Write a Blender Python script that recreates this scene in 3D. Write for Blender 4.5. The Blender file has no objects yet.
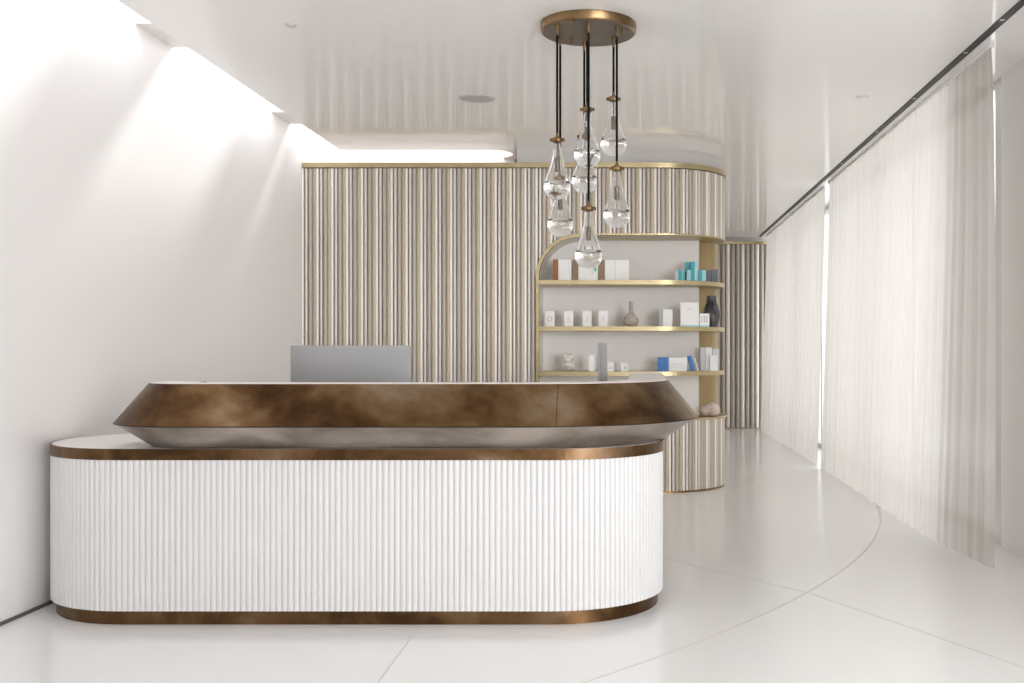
import bpy, bmesh, math, random
from mathutils import Vector, Matrix
random.seed(4)
S = bpy.context.scene
C = S.collection
PI = math.pi

# ---------------------------------------------------------------- camera, world, sun, exposure
cd = bpy.data.cameras.new('camera'); cam = bpy.data.objects.new('camera', cd); C.objects.link(cam)
cam.location = (0, 0, 1.2); cam.rotation_euler = (PI/2, 0, 0)
cd.sensor_width = 36; cd.lens = 36*1080/1024
cd.shift_x = (512-635)/1024; cd.shift_y = 6.5/1024
cd.clip_start = .05
S.camera = cam
w = bpy.data.worlds.new('world'); S.world = w; w.use_nodes = True
w.node_tree.nodes['Background'].inputs[0].default_value = (.99, .99, 1, 1)
w.node_tree.nodes['Background'].inputs[1].default_value = 1.9
sl = bpy.data.lights.new('sun', 'SUN'); so = bpy.data.objects.new('sun', sl); C.objects.link(so)
sl.energy = 3.3; sl.angle = math.radians(11); sl.color = (1, .985, .96)
so.rotation_euler = Vector((-.22, -.78, -.75)).to_track_quat('-Z', 'Y').to_euler()
so.location = (3, 14, 10)
# added fill lamp outside the nearest windows brightens the niche; portals for the sky
def area(name, loc, direction, sx, sy, energy, portal=False, up='Y'):
    l = bpy.data.lights.new(name, 'AREA'); l.shape = 'RECTANGLE'; l.size = sx; l.size_y = sy; l.energy = energy
    o = bpy.data.objects.new(name, l); C.objects.link(o); o.location = loc
    o.rotation_euler = Vector(direction).to_track_quat('-Z', up).to_euler()
    if portal: l.cycles.is_portal = True
    return o
wd = area('window_daylight', (3.5, -1.7, 1.65), (-.36, 1, -.02), 3.2, 2.4, 38)
wd.data.spread = math.radians(60)
area('near_window_portal', (2.33, .15, 1.42), (-1, 0, 0), 2.85, 6.3, 0, True)
area('far_window_portal', (2.33, 11.3, 1.42), (-1, 0, 0), 2.85, 9.6, 0, True)
area('skylight_portal', (-2.6, 3.2, 3.6), (0, 0, -1), .6, 12.4, 0, True)
S.view_settings.view_transform = 'Standard'; S.view_settings.look = 'None'
S.cycles.diffuse_bounces = 10; S.cycles.max_bounces = 16; S.cycles.transmission_bounces = 12; S.cycles.transparent_max_bounces = 12
S.view_settings.exposure = .52; S.view_settings.gamma = 1; S.view_settings.use_curve_mapping = False

# ---------------------------------------------------------------- materials
def newmat(name):
    m = bpy.data.materials.new(name); m.use_nodes = True
    return m, m.node_tree, m.node_tree.nodes['Principled BSDF']
def mat(name, col, rough=.5, metal=0., spec=.5, bump=0, bscale=60, coat=0):
    m, t, b = newmat(name)
    b.inputs['Base Color'].default_value = (*col, 1); b.inputs['Roughness'].default_value = rough
    b.inputs['Metallic'].default_value = metal; b.inputs['Specular IOR Level'].default_value = spec
    b.inputs['Coat Weight'].default_value = coat
    tc = t.nodes.new('ShaderNodeTexCoord'); n = t.nodes.new('ShaderNodeTexNoise')
    n.inputs['Scale'].default_value = bscale; t.links.new(tc.outputs['Object'], n.inputs['Vector'])
    if bump:
        bp = t.nodes.new('ShaderNodeBump'); bp.inputs['Strength'].default_value = bump; bp.inputs['Distance'].default_value = .002
        t.links.new(n.outputs['Fac'], bp.inputs['Height']); t.links.new(bp.outputs[0], b.inputs['Normal'])
    mr = t.nodes.new('ShaderNodeMapRange'); mr.inputs['To Min'].default_value = rough*.9; mr.inputs['To Max'].default_value = min(1, rough*1.1)
    t.links.new(n.outputs['Fac'], mr.inputs['Value']); t.links.new(mr.outputs[0], b.inputs['Roughness'])
    return m
def patchy(name, stops, rough, scale, metal=1., stretch=(1, 1, 1), rlo=.3, rhi=.5, seam=None, dist=.6):
    m, t, b = newmat(name)
    tc = t.nodes.new('ShaderNodeTexCoord'); mp = t.nodes.new('ShaderNodeMapping'); mp.inputs['Scale'].default_value = stretch
    t.links.new(tc.outputs['Object'], mp.inputs['Vector'])
    n = t.nodes.new('ShaderNodeTexNoise'); n.inputs['Scale'].default_value = scale; n.inputs['Detail'].default_value = 5; n.inputs['Roughness'].default_value = .55
    n.inputs['Distortion'].default_value = dist
    t.links.new(mp.outputs[0], n.inputs['Vector'])
    r = t.nodes.new('ShaderNodeValToRGB'); el = r.color_ramp.elements
    while len(el) < len(stops): el.new(.5)
    for e, (p, c) in zip(el, stops): e.position = p; e.color = (*c, 1)
    t.links.new(n.outputs['Fac'], r.inputs['Fac'])
    out = r.outputs['Color']
    t.links.new(out, b.inputs['Base Color'])
    mr = t.nodes.new('ShaderNodeMapRange'); mr.inputs['To Min'].default_value = rlo; mr.inputs['To Max'].default_value = rhi
    t.links.new(n.outputs['Fac'], mr.inputs['Value']); t.links.new(mr.outputs[0], b.inputs['Roughness'])
    b.inputs['Metallic'].default_value = metal
    if seam is not None:                    # welded seam between two bronze sheets
        sx = t.nodes.new('ShaderNodeSeparateXYZ'); t.links.new(tc.outputs['Object'], sx.inputs[0])
        cp = t.nodes.new('ShaderNodeMath'); cp.operation = 'COMPARE'; cp.inputs[1].default_value = seam; cp.inputs[2].default_value = .0022
        t.links.new(sx.outputs['X'], cp.inputs[0])
        mx = t.nodes.new('ShaderNodeMix'); mx.data_type = 'RGBA'; mx.inputs[7].default_value = (.03, .018, .01, 1)
        m2 = t.nodes.new('ShaderNodeMath'); m2.operation = 'MULTIPLY'; m2.inputs[1].default_value = .6
        t.links.new(cp.outputs[0], m2.inputs[0]); t.links.new(m2.outputs[0], mx.inputs[0]); t.links.new(out, mx.inputs[6]); t.links.new(mx.outputs[2], b.inputs['Base Color'])
    return m
M = {}
M['wall'] = mat('white_plaster', (.90, .885, .88), .7, bump=.05, bscale=90)
M['ceil'] = mat('glossy_ceiling', (.93, .92, .91), .105, spec=.42)
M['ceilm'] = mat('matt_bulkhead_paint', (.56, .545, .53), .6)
M['floor'] = mat('polished_white_terrazzo', (.83, .825, .82), .17, spec=.5, bscale=4)
M['joint'] = mat('floor_joint', (.55, .52, .49), .5)
M['gapd'] = mat('shadow_gap', (.10, .10, .10), .6)
M['reed'] = mat('white_lacquer_reeds', (.68, .68, .68), .38)
M['white'] = mat('white_stone', (.84, .80, .79), .3)
M['bronze'] = patchy('patinated_bronze', [(.32, (.028, .013, .006)), (.45, (.10, .053, .023)), (.56, (.20, .125, .062)), (.70, (.32, .25, .18))], .35, 2.4, stretch=(1, 1, 1.3), rlo=.34, rhi=.48, seam=.868, dist=.2)
M['bronze_d'] = patchy('dark_bronze_band', [(.32, (.05, .025, .011)), (.52, (.15, .085, .04)), (.72, (.27, .19, .12))], .35, 3.2, rlo=.36, rhi=.5)
M['rimd'] = mat('blackened_bronze_edge', (.035, .022, .014), .5, .8)  # near-black tone paints the shadow line under the parapet rim
M['gold'] = patchy('brushed_brass', [(.3, (.42, .345, .20)), (.7, (.49, .41, .25))], .4, 6, stretch=(1, 1, 1), rlo=.32, rhi=.45)
M['goldp'] = patchy('brass_panel', [(.3, (.27, .20, .10)), (.7, (.36, .275, .14))], .4, 5, metal=.8, stretch=(3, 3, .6), rlo=.35, rhi=.5)
M['rodA'] = patchy('champagne_rod', [(.3, (.86, .82, .77)), (.7, (.92, .89, .85))], .3, 5, metal=.2, stretch=(3, 3, .05), dist=0, rlo=.4, rhi=.5)
M['rodD'] = patchy('pale_taupe_rod', [(.3, (.62, .58, .54)), (.7, (.70, .66, .62))], .3, 5, metal=.2, stretch=(3, 3, .05), dist=0, rlo=.3, rhi=.4)
M['rodB'] = patchy('taupe_rod', [(.3, (.44, .40, .355)), (.7, (.52, .48, .43))], .3, 5, metal=.2, stretch=(3, 3, .05), dist=0, rlo=.4, rhi=.5)
M['rodC'] = patchy('brass_rod', [(.3, (.47, .395, .30)), (.7, (.56, .48, .37))], .3, 5, metal=.2, stretch=(3, 3, .05), dist=0, rlo=.4, rhi=.5)
M['core'] = mat('taupe_backing', (.40, .34, .28), .6)
M['niche'] = mat('white_niche_panel', (.92, .905, .89), .45)
M['alu'] = mat('brushed_aluminium', (.36, .365, .37), .5, .85)
M['black'] = mat('black_plastic', (.02, .02, .022), .35)
M['screen'] = mat('dark_screen_glass', (.012, .012, .015), .08)
M['brassd'] = patchy('aged_brass', [(.3, (.17, .105, .05)), (.7, (.29, .195, .10))], .35, 9, rlo=.28, rhi=.42)
M['brassp'] = patchy('aged_brass_plate', [(.3, (.20, .175, .15)), (.7, (.26, .23, .20))], .35, 5, rlo=.3, rhi=.42)
M['nickel'] = mat('taupe_nickel', (.17, .14, .11), .45, .4)
M['bronze_u'] = patchy('greyed_bronze', [(.35, (.20, .165, .135)), (.65, (.46, .40, .35))], .4, 2.6, metal=.75, rlo=.3, rhi=.42)  # patchy bronze, colour lightened to imitate light reflected onto the lower face
M['cord'] = mat('black_cord', (.008, .008, .008), .8, spec=.05)
M['frame'] = mat('grey_window_metal', (.55, .55, .54), .4, .6)
M['track'] = mat('black_track', (.02, .02, .02), .5)
M['carton'] = mat('white_carton', (.88, .88, .87), .5)
M['cartong'] = mat('pale_grey_carton', (.62, .62, .65), .5)
M['teal'] = mat('teal_carton', (.03, .36, .42), .4)
M['aqua'] = mat('pale_aqua_carton', (.36, .68, .72), .4)
M['slate'] = mat('slate_carton', (.17, .18, .23), .5)
M['blue'] = mat('blue_carton', (.012, .17, .52), .4)
M['tan'] = mat('brown_leather_spine', (.34, .12, .045), .5)
M['tan2'] = mat('dull_brown_spine', (.30, .19, .12), .5)
M['ink'] = mat('grey_print', (.42, .43, .45), .6)
M['inkb'] = mat('pale_blue_print', (.45, .66, .74), .6)
M['green'] = mat('green_print', (.25, .55, .42), .6)
M['blackv'] = patchy('black_glaze', [(.35, (.012, .012, .014)), (.65, (.10, .10, .115))], .2, 14, metal=0, rlo=.12, rhi=.3)
M['pot'] = patchy('speckled_stoneware', [(.3, (.36, .29, .25)), (.7, (.62, .54, .49))], .6, 22, metal=0, stretch=(1, 1, 3), rlo=.6, rhi=.8)
M['coral'] = mat('white_unglazed_ceramic', (.80, .76, .73), .7, bump=.4, bscale=80)
M['shell'] = patchy('blush_shell', [(.3, (.50, .36, .31)), (.7, (.78, .68, .62))], .5, 9, metal=0, rlo=.4, rhi=.6)
M['speaker'] = mat('ceiling_speaker_mesh', (.55, .535, .52), .7)

def glassmat():
    m, t, b = newmat('clear_glass')
    b.inputs['Transmission Weight'].default_value = 1; b.inputs['Roughness'].default_value = .0; b.inputs['IOR'].default_value = 1.46
    b.inputs['Base Color'].default_value = (.985, .99, .99, 1)
    return m
M['glass'] = glassmat()
def panemat():
    m = bpy.data.materials.new('window_glass'); m.use_nodes = True; t = m.node_tree; t.nodes.clear()
    o = t.nodes.new('ShaderNodeOutputMaterial'); mx = t.nodes.new('ShaderNodeMixShader'); mx.inputs[0].default_value = .07
    a = t.nodes.new('ShaderNodeBsdfTransparent'); g = t.nodes.new('ShaderNodeBsdfGlossy'); g.inputs['Roughness'].default_value = .02
    t.links.new(a.outputs[0], mx.inputs[1]); t.links.new(g.outputs[0], mx.inputs[2]); t.links.new(mx.outputs[0], o.inputs[0])
    return m
M['pane'] = panemat()
def sheer():
    m = bpy.data.materials.new('sheer_linen'); m.use_nodes = True; t = m.node_tree; t.nodes.clear()
    o = t.nodes.new('ShaderNodeOutputMaterial')
    tc = t.nodes.new('ShaderNodeTexCoord'); mp = t.nodes.new('ShaderNodeMapping'); mp.inputs['Scale'].default_value = (1, 9, .12)
    n = t.nodes.new('ShaderNodeTexNoise'); n.inputs['Scale'].default_value = 3.2; n.inputs['Detail'].default_value = 3
    t.links.new(tc.outputs['Object'], mp.inputs[0]); t.links.new(mp.outputs[0], n.inputs['Vector'])
    r = t.nodes.new('ShaderNodeValToRGB'); e = r.color_ramp.elements
    e[0].position = .3; e[0].color = (.67, .645, .60, 1); e[1].position = .7; e[1].color = (.73, .71, .67, 1)
    t.links.new(n.outputs['Fac'], r.inputs[0])
    d = t.nodes.new('ShaderNodeBsdfDiffuse'); tr = t.nodes.new('ShaderNodeBsdfTranslucent'); tp = t.nodes.new('ShaderNodeBsdfTransparent')
    t.links.new(r.outputs[0], d.inputs[0]); t.links.new(r.outputs[0], tr.inputs[0])
    m1 = t.nodes.new('ShaderNodeMixShader'); m1.inputs[0].default_value = .5
    t.links.new(d.outputs[0], m1.inputs[1]); t.links.new(tr.outputs[0], m1.inputs[2])
    m2 = t.nodes.new('ShaderNodeMixShader'); m2.inputs[0].default_value = .06
    t.links.new(m1.outputs[0], m2.inputs[1]); t.links.new(tp.outputs[0], m2.inputs[2]); t.links.new(m2.outputs[0], o.inputs[0])
    return m
M['sheer'] = sheer()

# ---------------------------------------------------------------- helpers
def empty(name, loc, label=None, cat=None, group=None, rz=0):
    o = bpy.data.objects.new(name, None); C.objects.link(o); o.location = loc; o.rotation_euler.z = rz
    o.empty_display_size = .05
    tag(o, label, cat, group); return o
def tag(o, label=None, cat=None, group=None, kind=None):
    if label: o['label'] = label
    if cat: o['category'] = cat
    if group: o['group'] = group
    if kind: o['kind'] = kind
    return o
def link(name, bm, mats, parent=None, smooth=False, origin=None, loc=None):
    """mesh from bm; vertices are in the parent's frame"""
    bmesh.ops.recalc_face_normals(bm, faces=bm.faces[:])
    me = bpy.data.meshes.new(name); bm.to_mesh(me); bm.free()
    if not isinstance(mats, (list, tuple)): mats = [mats]
    for k in mats: me.materials.append(M[k] if isinstance(k, str) else k)
    o = bpy.data.objects.new(name, me); C.objects.link(o)
    if parent: o.parent = parent
    if loc: o.location = loc
    if smooth:
        for p in me.polygons: p.use_smooth = True
        try:
            me.set_sharp_from_angle(angle=math.radians(38))
        except Exception: pass
    return o
def box(bm, x0, x1, y0, y1, z0, z1, bev=0, mi=0, rz=0, piv=None):
    g = bmesh.ops.create_cube(bm, size=1)
    vs = g['verts']
    bmesh.ops.scale(bm, vec=(x1-x0, y1-y0, z1-z0), verts=vs)
    bmesh.ops.translate(bm, vec=((x0+x1)/2, (y0+y1)/2, (z0+z1)/2), verts=vs)
    fs = set(f for v in vs for f in v.link_faces)
    if bev:
        es = set(e for v in vs for e in v.link_edges)
        r = bmesh.ops.bevel(bm, geom=list(es), offset=bev, segments=2, affect='EDGES', profile=.5)
        fs = set(r['faces']) | set(f for f in fs if f.is_valid)
        vs = list(set(v for f in fs for v in f.verts))
    for f in fs: f.material_index = mi
    return vs
def lathe(bm, prof, c=(0, 0), seg=24, mi=0, close_top=True, close_bot=True):
    rings = []
    for r, z in prof:
        rings.append([bm.verts.new((c[0]+r*math.cos(2*PI*i/seg), c[1]+r*math.sin(2*PI*i/seg), z)) for i in range(seg)])
    for a, b in zip(rings, rings[1:]):
        for i in range(seg):
            f = bm.faces.new((a[i], a[(i+1) % seg], b[(i+1) % seg], b[i])); f.material_index = mi
    if close_bot and prof[0][0] > 1e-4: bm.faces.new(rings[0][::-1]).material_index = mi
    if close_top and prof[-1][0] > 1e-4: bm.faces.new(rings[-1]).material_index = mi
def prism(bm, pts, z0, z1, mi=0):
    a = [bm.verts.new((x, y, z0)) for x, y in pts]; b = [bm.verts.new((x, y, z1)) for x, y in pts]
    n = len(pts)
    for i in range(n): bm.faces.new((a[i], a[(i+1) % n], b[(i+1) % n], b[i])).material_index = mi
    bm.faces.new(a[::-1]).material_index = mi; bm.faces.new(b).material_index = mi
def prism_xz(bm, pts, y0, y1, mi=0):
    a = [bm.verts.new((x, y0, z)) for x, z in pts]; b = [bm.verts.new((x, y1, z)) for x, z in pts]
    n = len(pts)
    for i in range(n): bm.faces.new((a[i], a[(i+1) % n], b[(i+1) % n], b[i])).material_index = mi
    bm.faces.new(a[::-1]).material_index = mi; bm.faces.new(b).material_index = mi
def arc(cx, cy, rx, ry, a0, a1, n):
    return [(cx+rx*math.cos(math.radians(a0+(a1-a0)*i/n)), cy+ry*math.sin(math.radians(a0+(a1-a0)*i/n))) for i in range(n+1)]
def normals(pts, closed):
    """outward normals for a path walked counter-clockwise (outside on the right)"""
    n = len(pts); out = []
    for i in range(n):
        p = pts[(i-1) % n] if (closed or i > 0) else pts[i]
        q = pts[(i+1) % n] if (closed or i < n-1) else pts[i]
        dx, dy = q[0]-p[0], q[1]-p[1]; l = math.hypot(dx, dy) or 1
        out.append((dy/l, -dx/l))
    return out
def offset(pts, d, closed=True):
    return [(p[0]+n[0]*d, p[1]+n[1]*d) for p, n in zip(pts, normals(pts, closed))]
def resample(pts, step, closed):
    P = pts+[pts[0]] if closed else pts
    L = [0]
    for a, b in zip(P, P[1:]): L.append(L[-1]+math.hypot(b[0]-a[0], b[1]-a[1]))
    n = max(2, round(L[-1]/step)); out = []; j = 0
    for i in range(n+(0 if closed else 1)):
        s = L[-1]*i/n
        while j < len(L)-2 and L[j+1] < s: j += 1
        u = (s-L[j])/((L[j+1]-L[j]) or 1)
        out.append((P[j][0]+(P[j+1][0]-P[j][0])*u, P[j][1]+(P[j+1][1]-P[j][1])*u))
    return out
def sweep(bm, pts, section, closed=False, mi=0, mis=None):
    """section = [(outward offset, z)], closed loop"""
    N = normals(pts, closed); rings = []
    for p, n in zip(pts, N):
        rings.append([bm.verts.new((p[0]+n[0]*o, p[1]+n[1]*o, z)) for o, z in section])
    k = len(section); R = list(zip(rings, rings[1:]))
    if closed: R.append((rings[-1], rings[0]))
    for a, b in R:
        for i in range(k):
            f = bm.faces.new((a[i], b[i], b[(i+1) % k], a[(i+1) % k])); f.material_index = mis[i] if mis else mi
    if not closed:
        bm.faces.new(rings[0]).material_index = mi; bm.faces.new(rings[-1][::-1]).material_index = mi
def tube(bm, p, q, r, seg=8, mi=0):
    p, q = Vector(p), Vector(q); d = (q-p); L = d.length; qt = d.to_track_quat('Z', 'Y')
    a = []; b = []
    for i in range(seg):
        v = Vector((r*math.cos(2*PI*i/seg), r*math.sin(2*PI*i/seg), 0))
        a.append(bm.verts.new(p+qt @ v)); b.append(bm.verts.new(q+qt @ v))
    for i in range(seg): bm.faces.new((a[i], a[(i+1) % seg], b[(i+1) % seg], b[i])).material_index = mi
    bm.faces.new(a[::-1]).material_index = mi; bm.faces.new(b).material_index = mi
def ball(bm, c, r, sc=(1, 1, 1), mi=0, seg=12):
    g = bmesh.ops.create_uvsphere(bm, u_segments=seg, v_segments=max(6, seg*2//3), radius=r)
    bmesh.ops.scale(bm, vec=sc, verts=g['verts']); bmesh.ops.translate(bm, vec=c, verts=g['verts'])
    for f in set(f for v in g['verts'] for f in v.link_faces): f.material_index = mi
    return g['verts']
def struct(name, bm, mats, smooth=False, parent=None):
    o = link(name, bm, mats, parent, smooth)
    if not parent: o['kind'] = 'structure'
    return o
F = 1080.
def X(px, D): return (px-635)*D/F
def Z(py, D): return 1.2-(py-348)*D/F

# ---------------------------------------------------------------- the setting
WL, WR, ZC = -2.75, 2.21, 2.85
CE = -2.455                                   # ceiling edge at the skylight slot
bm = bmesh.new(); box(bm, WL-.3, 3.4, -3, 17, -.15, 0); floor_ob = struct('floor', bm, 'floor')
def strip(bm, pts, wd, z0=-.004, z1=.0008):
    sweep(bm, pts, [(wd/2, z0), (wd/2, z1), (-wd/2, z1), (-wd/2, z0)])
cx0, cy0, r0 = -6.289, 9.358, 8.206
bm = bmesh.new()
a0 = math.degrees(math.atan2(3.2-cy0, -.8-cx0)); a1 = math.degrees(math.atan2(8.6-cy0, 1.9-cx0))
strip(bm, arc(cx0, cy0, r0, r0, a0, a1, 90), .006)
strip(bm, [(.10, 6.24), (.852, 5.29)], .004); strip(bm, [(.852, 5.29), (1.2, 4.60), (1.75, 3.45)], .004)
strip(bm, [(-.93, 4.70), (-.905, 2.2)], .003)
struct('trim_1', bm, 'joint')
bm = bmesh.new(); box(bm, WL-.25, WL, -3, 9.4, 0, 3.7); box(bm, WL-.25, WL, 9.4, 16.4, 0, 3.0); struct('wall_left', bm, 'wall')
bm = bmesh.new(); box(bm, WL, WL+.012, -3, 8.9, 0, .013); struct('baseboard_left', bm, 'gapd')  # strip coloured dark to stand in for shade in the gap at the floor
# ceiling with its slot along the left wall and behind the rod screen
bm = bmesh.new()
pts = [(CE, -3), (WR+1.1, -3), (WR+1.1, 16.4), (WL, 16.4), (WL, 9.52)] + [(-1.16, 9.52)] + arc(-1.22, 9.18, .18, .18, 60, -90, 10) + [(CE, 9.0)]
prism(bm, pts, ZC, ZC+.07); struct('ceiling', bm, 'ceil')
bm = bmesh.new()
for d0, d1 in ((1.25, 1.75), (3.6, 4.08), (5.937, 6.424), (8.17, 8.61)):
    box(bm, WL, CE+.25, d0, d1, 2.985, 3.4)
struct('trim_2', bm, 'wall')
bm = bmesh.new(); box(bm, WL, -1.05, 9.45, 9.6, 2.60, 3.7); box(bm, WL, .3, 9.45, 9.6, 0, 2.598); struct('wall_back', bm, 'wall')
bm = bmesh.new(); box(bm, WL-.25, WR+.25, -3.2, -3, 0, ZC+.1); struct('wall_front', bm, 'wall')
bm = bmesh.new(); box(bm, -2.9, 3.4, 16.1, 16.4, 0, 3.0); struct('wall_far', bm, 'wall')
# right: solid pier near the camera, then glazing behind the curtains
bm = bmesh.new(); box(bm, WR, WR+.11, 3.3, 6.52, 0, ZC); struct('wall_right', bm, 'wall')
wy = [6.52, 8.65, 10.78, 12.91, 15.04, 16.1]
for i, (a, b) in enumerate(list(zip(wy, wy[1:])) + [(-3, .15), (.15, 3.3)]):  # last two are out of view, added to bring light in from the right
    bm = bmesh.new(); f = .035
    box(bm, WR+.02, WR+.10, a, a+f+(.13 if i == 0 else 0), 0, ZC); box(bm, WR+.02, WR+.10, b-f, b, 0, ZC)
    g0 = a+f+(.13 if i == 0 else 0)
    box(bm, WR+.02, WR+.10, g0, b-f, 0, .05); box(bm, WR+.02, WR+.10, g0, b-f, ZC-.05, ZC)
    wf = struct('window_%d' % (i+1), bm, 'frame')
    bm = bmesh.new(); box(bm, WR+.055, WR+.065, g0, b-f, .05, ZC-.05); link('pane', bm, 'pane', wf)
# unseen slab added outside to keep the sun off the right-hand windows
bm = bmesh.new(); box(bm, 3.4, 9, 16.4, 17, 0, 15); struct('wall_outside', bm, 'wall')

# ceiling fittings
bm = bmesh.new(); box(bm, 1.826, 1.868, -1, 15.95, ZC-.006, ZC+.002)
for y in (3.1, 4.0, 4.45, 4.9, 5.4, 6.0, 7.1, 8.2, 9.6): box(bm, 1.828, 1.850, y, y+.02, ZC-.008, ZC-.005, mi=1)
tag(link('curtain_track', bm, ['track', 'frame']), 'long thin black track set into the white ceiling along the curtains', 'curtain track')
bm = bmesh.new(); lathe(bm, [(.117, ZC-.006), (.119, ZC-.002), (.119, ZC)], (-1.043, 7.13), 40)
lathe(bm, [(.105, ZC-.008), (.107, ZC-.006)], (-1.043, 7.13), 40)
tag(link('ceiling_speaker', bm, 'speaker'), 'flat round grey speaker grille in the ceiling above the rod screen', 'speaker')
dd = 1.65*F/(348-25)
bm = bmesh.new(); lathe(bm, [(.012, ZC-.012), (.026, ZC-.006), (.028, ZC)], (X(291, dd), dd), 20)
tag(link('sprinkler_cap', bm, 'speaker'), 'tiny round white sprinkler cover in the ceiling near the skylight slot', 'sprinkler')
dd = 1.65*F/(348-97)
bm = bmesh.new(); lathe(bm, [(.030, ZC-.008), (.040, ZC-.003), (.042, ZC)], (X(862, dd), dd), 20)
tag(link('smoke_sensor', bm, 'white'), 'small white round sensor in the ceiling left of the curtain track', 'sensor')

# ---------------------------------------------------------------- curtains
def curtain(label, ya, yb, seed, near_flare):
    rnd = random.Random(seed); L = yb-ya; n = int(L/.012); rows = 26
    ph = [rnd.uniform(0, 6.28) for _ in range(6)]
    t = empty('sheer_curtain', (1.935, ya, 0), label, 'curtain', None)
    bm = bmesh.new(); grid = []
    for j in range(rows+1):
        v = j/rows; z = .001+(2.832-.001)*v; row = []
        for i in range(n+1):
            u = i/n*L
            fold = .007*math.sin(u*2*PI/.165+ph[0]+.8*math.sin(u*1.7+ph[1])) + .003*math.sin(u*2*PI/.071+ph[2]+v*1.5) + .006*math.sin(u*2*PI/.52+ph[3]+v)
            amp = .55+.45*(1-v)
            x = fold*amp + .012*math.sin(u*1.1+ph[4])*(1-v)
            x += (1-v)**1.2*(-.085)
            x += near_flare*(1-v)**.8*math.exp(-u/.55)
            y = u + .012*math.sin(u*2*PI/.165+ph[5])*amp
            zz = z
            row.append(bm.verts.new((x, y, max(zz, .001))))
        grid.append(row)
    for j in range(rows):
        for i in range(n): bm.faces.new((grid[j][i], grid[j][i+1], grid[j+1][i+1], grid[j+1][i]))
    o = link('curtain_fabric', bm, 'sheer', t, True)
    bm = bmesh.new(); box(bm, -.014, .014, .0, L, 2.832, ZC); link('heading_rail', bm, 'wall', t)
curtain('long white sheer curtain nearest, hanging from ceiling to floor on the right', 5.86, 10.75, 3, .11)
curtain('far white sheer curtain beyond the vertical gap, next to the distant slatted panel', 11.0, 15.85, 8, 0)

# ---------------------------------------------------------------- reception desk
def desk_outline(i=0.):
    return (arc(-2.226, 5.16, .5, .5, 180, 270, 24) + arc(-.366, 5.16, .5, .5, 270, 360, 24)
            + arc(-.016, 6.70, .15, .15, 0, 90, 8) + arc(-.55, 6.70, .15, .15, 90, 180, 8)
            + [(-.70, 5.72)] + [(-.76, 5.66)] + arc(-2.226, 5.16, .5, .5, 90, 178, 24))
desk = empty('reception_desk', (-1.2, 5.16, 0), 'long white reeded reception desk with rounded ends and faceted bronze top', 'desk')
def loc(pts): return [(x+1.2, y-5.16) for x, y in pts]
O = loc(desk_outline())
O = resample(O, .0126, True)
bm = bmesh.new()
# reeds: each reed spans six samples of the outline
pitch = .0256; FN = resample(O, pitch/8, True); NN = normals(FN, True)
base = []
for k, (p, nn) in enumerate(zip(FN, NN)):
    tt = (k % 8)/8; h = .0085*math.sqrt(max(0, 1-(2*tt-1)**2))-.0085
    base.append((p[0]+nn[0]*h, p[1]+nn[1]*h))
prism(bm, base, .063, .717); link('reeded_front', bm, 'reed', desk)
bm = bmesh.new(); prism(bm, offset(O, -.025), 0, .064); link('plinth', bm, 'bronze_d', desk)
bm = bmesh.new(); prism(bm, offset(O, .002), .716, .764); link('counter_band', bm, 'bronze_d', desk)
bm = bmesh.new(); prism(bm, offset(O, -.008), .7605, .7645); link('countertop', bm, 'white', desk)
rim = [(-2.322, 5.02)] + arc(-1.942, 4.89, .38, .38, 180, 270, 30) + arc(-.495, 5.26, .8, .75, 270, 360, 50) + [(.305, 6.78)]
R = resample(loc(rim), .03, False)
bm = bmesh.new()
sweep(bm, R, [(-.155, .7665), (-.010, .866), (0, .868), (0, .872), (-.143, 1.0445), (-.330, 1.0445), (-.330, .7665)], mis=[1, 2, 2, 0, 0, 0, 0])
shell = link('bronze_parapet', bm, ['bronze', 'bronze_u', 'rimd'], desk, True)
shell.data.set_sharp_from_angle(angle=math.radians(22))
bm = bmesh.new(); sweep(bm, R[1:-1], [(-.148, 1.0446), (-.148, 1.0465), (-.335, 1.0465), (-.335, 1.0446)]); link('ledge', bm, 'white', desk)

# ---------------------------------------------------------------- monitors
def monitor(label, x, y, rz, wd, ztop):
    t = empty('desktop_monitor', (x, y, .766), label, 'monitor', None, rz)
    H = ztop-.766; zb = .10
    bm = bmesh.new(); g = []
    nx, nz = 16, 8                           # gently domed aluminium back
    for j in range(nz+1):
        for i in range(nx+1):
            u, v = i/nx*2-1, j/nz*2-1
            g.append(bm.verts.new((u*wd/2, -.0075-.012*(1-u**4)*(1-v**4), zb+(v+1)/2*(H-zb))))
    for j in range(nz):
        for i in range(nx):
            a = j*(nx+1)+i; bm.faces.new((g[a], g[a+1], g[a+nx+2], g[a+nx+1]))
    link('back_cover', bm, 'alu', t, True)
    bm = bmesh.new(); box(bm, -wd/2, wd/2, -.006, .0, zb, H, .0015); link('bezel', bm, 'alu', t)
    bm = bmesh.new(); box(bm, -wd/2+.006, wd/2-.006, 0, .002, zb+.055, H-.006); link('screen', bm, 'screen', t)
    bm = bmesh.new(); box(bm, -.08, .08, -.055, -.045, .003, .24, .003); box(bm, -.08, .08, -.055, -.025, .235, .25, .003); box(bm, -.09, .09, -.10, .09, 0, .006, .002); link('stand', bm, 'alu', t)
monitor('wide silver computer monitor seen from behind on the left of the desk', X(351, 5.45), 5.45, 0, .605, Z(345.5, 5.41))
monitor('silver computer monitor seen almost edge-on in front of the shelves', X(602, 5.45), 5.42, math.radians(85), .31, Z(343, 5.45))

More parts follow.
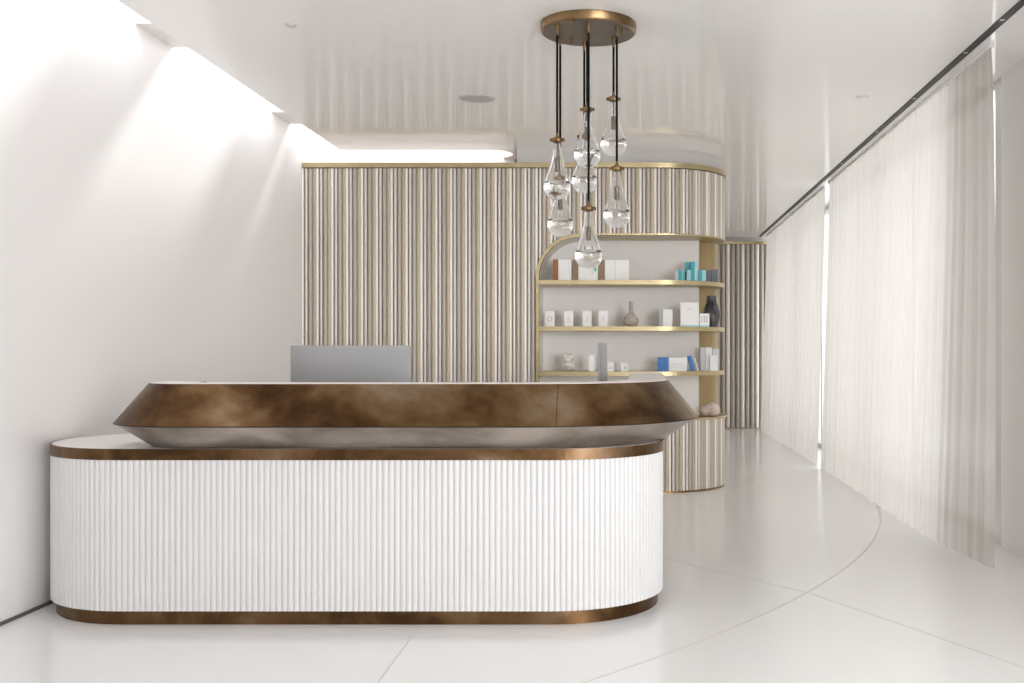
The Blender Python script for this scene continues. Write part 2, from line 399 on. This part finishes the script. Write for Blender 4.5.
# ---------------------------------------------------------------- rod screen with shelf niche
PY = 8.92; NX = -.809; TOP = 2.73
scr = empty('rod_screen', (0, PY, 0), 'brass and champagne rod-clad screen wall with arched shelf niche and rounded end', 'shelf wall')
def L2(pts): return [(x, y-PY) for x, y in pts]
AC = (.19, 9.52); AR = .6
path_all = [(WL+.005, PY), (AC[0], PY)] + arc(AC[0], AC[1], AR, AR, -90, 90, 40)[1:]
ZA = 1.783; ARA = .35; NT = 2.133
def rods(name, pts, zfun):
    bm = bmesh.new()
    for k, (p, n) in enumerate(pts):
        z0, z1 = zfun(p[0], p[1], k)
        q = k % 4; rr = (.0120, .0125, .0182, .0182)[q]; dc = (-.004, -.004, -.001, .003)[q]
        c = (p[0]-n[0]*(rr+.002)-n[1]*dc, p[1]-n[1]*(rr+.002)+n[0]*dc)
        lathe(bm, [(rr, z0), (rr, z1)], (c[0], c[1]-PY), 12, mi=q)
    return link(name, bm, ['rodA', 'rodD', 'rodB', 'rodC'], scr, True)
RP = resample(path_all, .0306, False); RN = normals(RP, False); RPN = list(zip(RP, RN))
left = [q for q in RPN if q[0][0] < NX-.012 and q[0][1] < PY+.01]
right = [q for q in RPN if not (q[0][0] < NX-.012 and q[0][1] < PY+.01)]
rods('rod_cladding', left, lambda x, y, k: (.015, TOP-.045))
def zf(x, y, k):
    if x < NX+ARA and y < PY+.05:
        d = x-(NX+ARA); return (ZA+math.sqrt(max(0, ARA**2-d*d))+.012, TOP-.045)
    return (NT+.012, TOP-.045)
rods('rod_fascia', right, zf)
rods('rod_base', right, lambda x, y, k: (.015, .60))
path_sm = resample(path_all, .03, False); P2 = L2(path_sm)
pr = [p for p in path_sm if p[0] > NX-.02]; PR = L2(pr)
bm = bmesh.new(); sweep(bm, P2, [(-.05, TOP-.04), (.012, TOP-.04), (.012, TOP), (-.05, TOP)]); link('top_rail', bm, 'gold', scr)
bm = bmesh.new(); sweep(bm, P2, [(-.05, .0), (-.004, .0), (-.004, .018), (-.05, .018)]); link('bottom_rail', bm, 'brassd', scr)
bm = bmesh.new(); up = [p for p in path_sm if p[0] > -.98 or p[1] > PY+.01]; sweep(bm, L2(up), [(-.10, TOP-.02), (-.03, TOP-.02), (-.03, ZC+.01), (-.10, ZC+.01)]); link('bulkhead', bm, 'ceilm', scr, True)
# backing behind the rods
bm = bmesh.new()
box(bm, WL, NX-.01, .03, .50, .018, TOP-.03)
core = [(NX-.01, 8.955), (.19, 8.955)] + arc(AC[0], AC[1], AR-.035, AR-.035, -90, 90, 30)[1:] + [(NX-.01, 10.085)]
prism(bm, L2(core), .018, .585); prism(bm, L2(core), NT+.012, TOP-.03)
sp = [(NX-.01, ZA)] + [(NX+ARA+(ARA+.006)*math.cos(math.radians(a)), ZA+(ARA+.006)*math.sin(math.radians(a))) for a in range(180, 89, -6)] + [(NX+ARA, NT+.02), (NX-.01, NT+.02)]
prism_xz(bm, sp, .035, .45)
link('backing_panel', bm, 'core', scr)
# brass sill and soffit
bm = bmesh.new(); prism(bm, L2([(NX, 8.90)] + [(.19, 8.90)] + arc(AC[0], AC[1], AR+.015, AR+.015, -90, 90, 40)[1:] + [(NX, 10.135)]), .598, .617); link('sill', bm, 'gold', scr)
bm = bmesh.new(); prism(bm, L2([(NX+ARA, 8.915)] + [(.19, 8.915)] + arc(AC[0], AC[1], AR+.003, AR+.003, -90, 90, 40)[1:] + [(NX+ARA, 10.12)]), NT, NT+.014); link('soffit', bm, 'gold', scr)
# niche lining and frame: left jamb and arch
def arch(r0_, r1_, y0, y1, bm):
    ins = [(NX+ARA-r0_, .617)] + [(NX+ARA+r0_*math.cos(math.radians(a)), ZA+r0_*math.sin(math.radians(a))) for a in range(180, 89, -5)]
    out = [(NX+ARA-r1_, .617)] + [(NX+ARA+r1_*math.cos(math.radians(a)), ZA+r1_*math.sin(math.radians(a))) for a in range(180, 89, -5)]
    prism_xz(bm, ins+out[::-1], y0, y1)
bm = bmesh.new(); arch(ARA-.016, ARA+.010, -.012, .05, bm); link('niche_frame', bm, 'gold', scr, True)
bm = bmesh.new(); arch(ARA-.010, ARA+.004, .051, .45, bm); link('niche_lining', bm, 'niche', scr, True)
bm = bmesh.new(); box(bm, NX, .555, .455, .475, .617, NT, .001); link('niche_back', bm, 'niche', scr)
gp = arc(.40, 9.77, .35, .35, -68, 90, 24)
bm = bmesh.new(); sweep(bm, L2(gp), [(0, .617), (0, NT), (-.02, NT), (-.02, .617)]); box(bm, NX, .42, 1.16, 1.20, .617, NT); link('end_panel', bm, 'goldp', scr, True)
sh = [(NX+.017, 8.925), (.19, 8.925)] + arc(AC[0], AC[1], AR-.005, AR-.005, -90, 25, 30)[1:] + [(.715, 9.62), (.62, 9.50), (.53, 9.375), (NX+.017, 9.375)]
SH = [1.762, 1.378, 1.005]
for zt in SH:
    bm = bmesh.new(); prism(bm, L2(sh), zt-.036, zt); link('shelf', bm, 'gold', scr)

# far rod panel at the end of the corridor
fp = empty('slatted_panel', (0, 16.05, 0), 'distant narrow panel of vertical taupe rods at the end of the corridor', 'wall panel')
bm = bmesh.new(); x = .3; k = 0
while x < 1.98:
    lathe(bm, [(.030, .02), (.030, 2.735)], (x, -.03), 10, mi=(0, 1, 1)[k % 3]); x += .072; k += 1
link('rod_cladding', bm, ['rodA', 'rodB', 'rodC'], fp, True)
bm = bmesh.new(); box(bm, .25, 2.0, -.075, -.0, 2.735, 2.775); link('top_rail', bm, 'gold', fp)
bm = bmesh.new(); box(bm, .25, 2.0, -.07, -.0, 0, .025); link('bottom_rail', bm, 'core', fp)
bm = bmesh.new(); box(bm, .25, 2.0, -.018, .045, .025, 2.735); link('backing_panel', bm, 'core', fp)

# ---------------------------------------------------------------- chandelier
ch = empty('chandelier', (-.237, 5.5, 0), 'cluster chandelier of seven clear glass teardrops hung from round brass plate', 'chandelier')
CX, CY = -.237, 5.5
bm = bmesh.new(); lathe(bm, [(.236, 2.802), (.240, 2.806), (.243, 2.812), (.243, 2.848)], (0, 0), 64); link('ceiling_plate', bm, 'brassd', ch, True)
bm = bmesh.new(); lathe(bm, [(.232, 2.799), (.237, 2.803)], (0, 0), 64); link('underside_plate', bm, 'brassp', ch, True)
ZB = 2.799
for px, py in ((571.5, 24), (571, 42), (623, 34)):
    D = (ZB-1.2)*F/(348-py+4)
    bm = bmesh.new(); lathe(bm, [(.004, ZB-.030), (.008, ZB-.026), (.008, ZB-.008), (.011, ZB-.006), (.011, ZB)], (X(px, D)-CX, D-CY), 12); link('stud', bm, 'brassd', ch, True)
drop_out = [(.012, 0), (.0165, -.012), (.021, -.04), (.028, -.08), (.038, -.12), (.050, -.16), (.060, -.19), (.0665, -.215), (.0675, -.232), (.064, -.250), (.054, -.268), (.038, -.281), (.018, -.288), (.0005, -.290)]
drop_in = [(.009, -.001), (.0135, -.012), (.018, -.04), (.0245, -.08), (.0335, -.12), (.045, -.16), (.054, -.188), (.057, -.203), (.052, -.212), (.030, -.219), (.0005, -.221)]
def pendant(px, cap_y, D):
    x, y, zc = X(px, D)-CX, D-CY, Z(cap_y, D)
    bm = bmesh.new(); tube(bm, (x, y, zc+.03), (x, y, ZB-.048), .0058, 8); pd = link('pendant_cord', bm, 'cord', ch, True)
    bm = bmesh.new(); lathe(bm, [(.0065, ZB-.05), (.0065, ZB-.012), (.010, ZB-.010), (.010, ZB)], (x, y), 12); link('cord_grip', bm, 'brassd', pd, True)
    bm = bmesh.new(); lathe(bm, [(.012, zc-.016), (.024, zc-.011), (.027, zc-.004), (.027, zc+.004), (.024, zc+.010), (.012, zc+.014), (.007, zc+.022), (.006, zc+.034)], (x, y), 20)
    for a in range(4):
        aa = PI/2*a; tube(bm, (x+.024*math.cos(aa), y+.024*math.sin(aa), zc), (x+.037*math.cos(aa), y+.037*math.sin(aa), zc), .0085, 8)
    link('cap', bm, 'brassd', pd, True)
    bm = bmesh.new(); tube(bm, (x, y, zc-.095), (x, y, zc-.010), .0042, 8); lathe(bm, [(.0115, zc-.158), (.0125, zc-.155), (.0125, zc-.095), (.005, zc-.088)], (x, y), 14); link('lamp_holder', bm, 'nickel', pd, True)
    bm = bmesh.new(); gz = zc-.006
    prof = [(r, gz+z) for r, z in drop_out][::-1] + [(r, gz+z) for r, z in drop_in]
    lathe(bm, prof, (x, y), 36, close_bot=False, close_top=False)
    bmesh.ops.remove_doubles(bm, verts=bm.verts[:], dist=.00012)
    link('glass_shade', bm, 'glass', pd, True)
for a in ((557.2, 140, 5.35), (560.2, 179, 5.54), (587.2, 109.5, 5.45), (584.3, 136.5, 5.63), (613.5, 99, 5.56), (616.8, 168.5, 5.37), (588.6, 208.5, 5.31)):
    pendant(*a)

# ---------------------------------------------------------------- things on the shelves
K = 9.03
def carton(name, label, cat, p0, p1, ptop, shelf, m='carton', D=9.0, depth=.05, group=None, tilt=0, rz=0, extra=None, bev=.0015):
    """p0..p1 are the left and right photo columns at distance D; ptop the top row"""
    x0, x1 = X(p0, D), X(p1, D); zb = SH[shelf] if shelf < 3 else .617; zt = Z(ptop, D)
    wd = x1-x0; cx = (x0+x1)/2
    bm = bmesh.new(); box(bm, -wd/2, wd/2, 0, depth, 0, zt-zb, bev)
    if extra: extra(bm, wd, zt-zb)
    o = link(name, bm, ['%s' % m, 'ink', 'inkb', 'green', 'aqua', 'teal']); o.location = (cx, D, zb+.0005+abs(math.sin(tilt))*wd/2)
    if tilt: o.rotation_euler = (0, tilt, 0)
    if rz: o.rotation_euler.z = rz
    return tag(o, label, cat, group)
def ring(bm, wd, h):
    n = 16; r0_, r1_ = wd*.20, wd*.27
    a = [bm.verts.new((r0_*math.cos(2*PI*i/n), -.0006, h*.48+r0_*math.sin(2*PI*i/n))) for i in range(n)]
    b = [bm.verts.new((r1_*math.cos(2*PI*i/n), -.0006, h*.48+r1_*math.sin(2*PI*i/n))) for i in range(n)]
    for i in range(n): bm.faces.new((a[i], a[(i+1) % n], b[(i+1) % n], b[i])).material_index = 1
def lines(rows, mi=1, w0=-.3, w1=.3):
    def f(bm, wd, h):
        for r in rows: box(bm, w0*wd, w1*wd, -.0006, .0004, r*h, r*h+.004, mi=mi)
    return f
def foot(mi, hh):
    def f(bm, wd, h): box(bm, -wd/2-.0005, wd/2+.0005, -.0006, .01, .001, hh, mi=mi)
    return f
# top shelf: three boxes with brown spines
def spined(label, p0, ps, p1, ptop, m, extra=None):
    D = 9.0; zb = SH[0]; x0, xs, x1 = X(p0, D), X(ps, D), X(p1, D); h = Z(ptop, D)-zb
    t = empty('presentation_box', (x0, D, zb+.0005), label, 'box', 'white boxes with brown spines on the top shelf')
    bm = bmesh.new(); box(bm, 0, xs-x0, 0, .11, 0, h, .002); link('spine', bm, m, t)
    bm = bmesh.new(); box(bm, xs-x0+.0005, x1-x0, .002, .11, 0, h, .002)
    if extra: extra(bm, xs-x0, x1-x0, h)
    link('cover', bm, ['carton', 'green', 'ink'], t)
spined('white box with reddish brown spine, leftmost on the top shelf', 553, 558.2, 571.5, 259.5, 'tan')
def grn(bm, a, b, h):
    ball(bm, (b-.022, .002, h*.52), .014, (1, .1, 1.3), 1)
    for q in (.3, .4, .5): box(bm, b-.06, b-.035, .0012, .0025, h*q, h*q+.004, mi=2)
spined('white box with brown spine and green printed spot on the top shelf', 572.8, 578.3, 598, 259.5, 'tan2', grn)
spined('wide white box with brown spine, rightmost of three on the top shelf', 599.5, 604.8, 629, 259.8, 'tan2', lambda bm, a, b, h: box(bm, a+.088, a+.090, .0012, .003, .004, h-.004, mi=2))
TG = None
carton('product_carton', 'slim pale lilac carton, leftmost in the teal product group', 'carton', 675, 678, 272, 0, 'cartong', 9.0, .04)
carton('product_carton', 'short dark teal carton at the left end of the teal group', 'carton', 678, 684.8, 270, 0, 'teal', 9.0, .04, extra=lambda bm, w_, h: box(bm, .12*w_, .2*w_, -.0006, .001, .002, h-.002, mi=4))
carton('product_carton', 'tall teal carton behind the small pale aqua one', 'carton', 685.2, 690.8, 262, 0, 'teal', 9.06, .04)
carton('product_carton', 'small pale aqua carton in front of tall teal cartons', 'carton', 686.8, 690.8, 270, 0, 'aqua', 9.0, .04)
carton('product_carton', 'tallest teal carton with pale aqua right side', 'carton', 691, 697.3, 261.5, 0, 'teal', 9.02, .04, extra=lambda bm, w_, h: box(bm, .08*w_, .5*w_, -.0006, .001, .002, h-.002, mi=4))
carton('product_carton', 'short carton, teal left half and aqua right half, beside the slate boxes', 'carton', 698.2, 706, 270, 0, 'teal', 9.06, .04, extra=lambda bm, w_, h: box(bm, .02*w_, .5*w_, -.0006, .001, .002, h-.002, mi=4))
carton('product_carton', 'slate grey carton right of the teal group on the top shelf', 'carton', 706.3, 711, 270.5, 0, 'slate', 9.20, .05)
carton('product_carton', 'darker slate carton at the far right end of the top shelf', 'carton', 711.4, 718, 269.5, 0, 'slate', 9.24, .05)
# middle shelf
pl = ['small white carton with ring print, leftmost on the middle shelf', 'second small white carton from the left on the middle shelf', 'third small white carton from the left on the middle shelf', 'small white carton nearest the clay bottle vase']
for q, (a, b) in enumerate(((545, 554.5), (564, 573.2), (582.6, 591.6), (598.6, 608))):
    carton('small_carton', pl[q], 'carton', a, b, 311, 1, 'carton', 9.0, .06, 'small white cartons on the middle shelf', extra=ring if q == 0 else lines((.3, .45, .6), 1, -.16, .16))
D = 9.05
bm = bmesh.new(); s = .00838
lathe(bm, [(.03, 0), (.050, .012), (.062, .034), (.064, .052), (.056, .074), (.042, .094), (.026, .112), (.016, .132), (.0155, .160), (.0145, .200), (.0155, .213), (.0125, .213), (.009, .200), (.008, .12)], (0, 0), 28, close_top=False)
o = link('bottle_vase', bm, 'pot', None, True); o.location = (X(631, D), D, SH[1]); tag(o, 'speckled brown clay bottle vase with a thin neck on the middle shelf', 'vase')
def sidestrip(bm, wd, h): box(bm, -wd/2-.0004, -wd/2+wd*.3, -.0006, .04, .001, h*.999, mi=1)
carton('product_carton', 'white carton with grey left edge right of the clay vase', 'carton', 659, 672.5, 309.5, 1, 'carton', 9.0, .07, extra=sidestrip)
def bigp(bm, wd, h): foot(4, .012)(bm, wd, h); lines((.72,), 1, -.15, .15)(bm, wd, h)
carton('product_carton', 'large white carton with aqua foot on the middle shelf', 'carton', 680.4, 699, 302.5, 1, 'carton', 8.99, .08, extra=bigp)
def jarp(bm, wd, h):
    foot(4, .014)(bm, wd, h)
    for q in (-.3, -.05, .2): box(bm, q*wd, q*wd+.006, -.0006, .0004, h*.3, h*.8, mi=1)
carton('product_carton', 'small square white carton with aqua foot in front of the black vase', 'carton', 699.6, 709.4, 313.5, 1, 'carton', 9.06, .07, extra=jarp)
D = 9.25
bm = bmesh.new()
lathe(bm, [(.048, 0), (.058, .012), (.070, .05), (.078, .085), (.078, .11), (.070, .14), (.058, .18), (.047, .215), (.042, .245), (.043, .268), (.038, .268), (.036, .24), (.05, .15), (.05, .02)], (0, 0), 32, close_top=False)
o = link('black_vase', bm, 'blackv', None, True); o.location = (X(711.6, D), D, SH[1]); tag(o, 'tall glossy black vase at the right end of the middle shelf', 'vase')
# lower shelf
def knot(bm, c, r, sd):
    rnd = random.Random(sd)
    for i in range(9):
        a = i*2.4; e = rnd.uniform(-.6, .8)
        ball(bm, (c[0]+r*.62*math.cos(a), c[1]+r*.62*math.sin(a), c[2]+r*.55*e), r*.52, (1, 1, .95), seg=10)
    ball(bm, c, r*.75, seg=10)
D = 9.06
bm = bmesh.new(); knot(bm, (0, 0, .042), .052, 1); knot(bm, (-.004, 0, .112), .043, 2)
for v in bm.verts: v.co.z = max(v.co.z, 0)
o = link('ceramic_ornament', bm, 'coral', None, True); o.location = (X(569, D), D, SH[2]+.0005); tag(o, 'knobbly white ceramic ornament of two stacked lumps on the bottom shelf', 'ornament')
carton('small_carton', 'slim upright white carton left of the edge-on monitor', 'carton', 589, 594.6, 355.5, 2, 'carton', 9.0, .05)
carton('small_carton', 'low white carton with grey print just right of the edge-on monitor', 'carton', 607, 614, 362, 2, 'carton', 9.0, .05, extra=lines((.3, .45), 1))
carton('small_carton', 'low white carton with dark mark standing alone above the ledge end', 'carton', 620.8, 628.2, 363.2, 2, 'carton', 9.0, .05, extra=lines((.35, .5), 1, -.1, .3))
carton('product_carton', 'bright blue carton, leftmost of the blue pair', 'carton', 657.8, 662.8, 357.3, 2, 'blue', 9.0, .06)
carton('product_carton', 'bright blue carton touching the wide white box', 'carton', 663.4, 668.2, 357.3, 2, 'blue', 9.0, .06)
carton('product_carton', 'wide white box with pale blue print between the blue cartons', 'carton', 668.6, 687, 357.5, 2, 'carton', 9.02, .08, extra=lines((.3, .48), 2, -.35, .25))
carton('product_carton', 'blue booklet leaning left on the bottom shelf', 'booklet', 690.7, 694.9, 356, 2, 'blue', 9.03, .07, tilt=-.22)
carton('product_carton', 'white booklet leaning against the blue booklet', 'booklet', 697.2, 699.4, 358, 2, 'cartong', 9.02, .07, tilt=-.30)
carton('product_carton', 'tall pale grey carton beside the leaning booklets', 'carton', 700.4, 705.2, 347.5, 2, 'cartong', 9.17, .06)
carton('product_carton', 'tall white carton in the middle of the right-hand grey cartons', 'carton', 705.6, 712.2, 347.5, 2, 'carton', 9.20, .06, extra=lines((.4, .5, .6, .7), 1, -.3, 0))
carton('product_carton', 'tall pale carton at the right end of the bottom shelf', 'carton', 712.7, 719, 349, 2, 'cartong', 9.25, .06)
carton('product_carton', 'shorter white carton in front of the tall pale cartons', 'carton', 710, 717.6, 355.5, 2, 'carton', 9.16, .05)
# shell ornament on the sill
D = 9.22
bm = bmesh.new()
for i in range(13):
    a = i/12; ang = a*4.4; r = .058*(1-.55*a)
    ball(bm, (.034*math.cos(ang)*(1-a*.4)+.012*(a-.3), -.02*a, .052+.034*math.sin(ang)*(1-a)), r, (1.1, .9, .92), seg=14)
ball(bm, (-.034, .0, .05), .052, (1, .9, .95), seg=14)
for v in bm.verts: v.co.z = max(v.co.z, 0)
sn = link('shell_ornament', bm, 'shell', None, True); sn.location = (X(709.5, D), D, .6175)
tag(sn, 'rounded blush sea shell ornament on the brass sill by the desk corner', 'ornament')

bm = bmesh.new(); ball(bm, (.004, -.012, .098), .014, (1.5, 1, .6), seg=12); link('shell_opening', bm, 'blackv', sn, True)
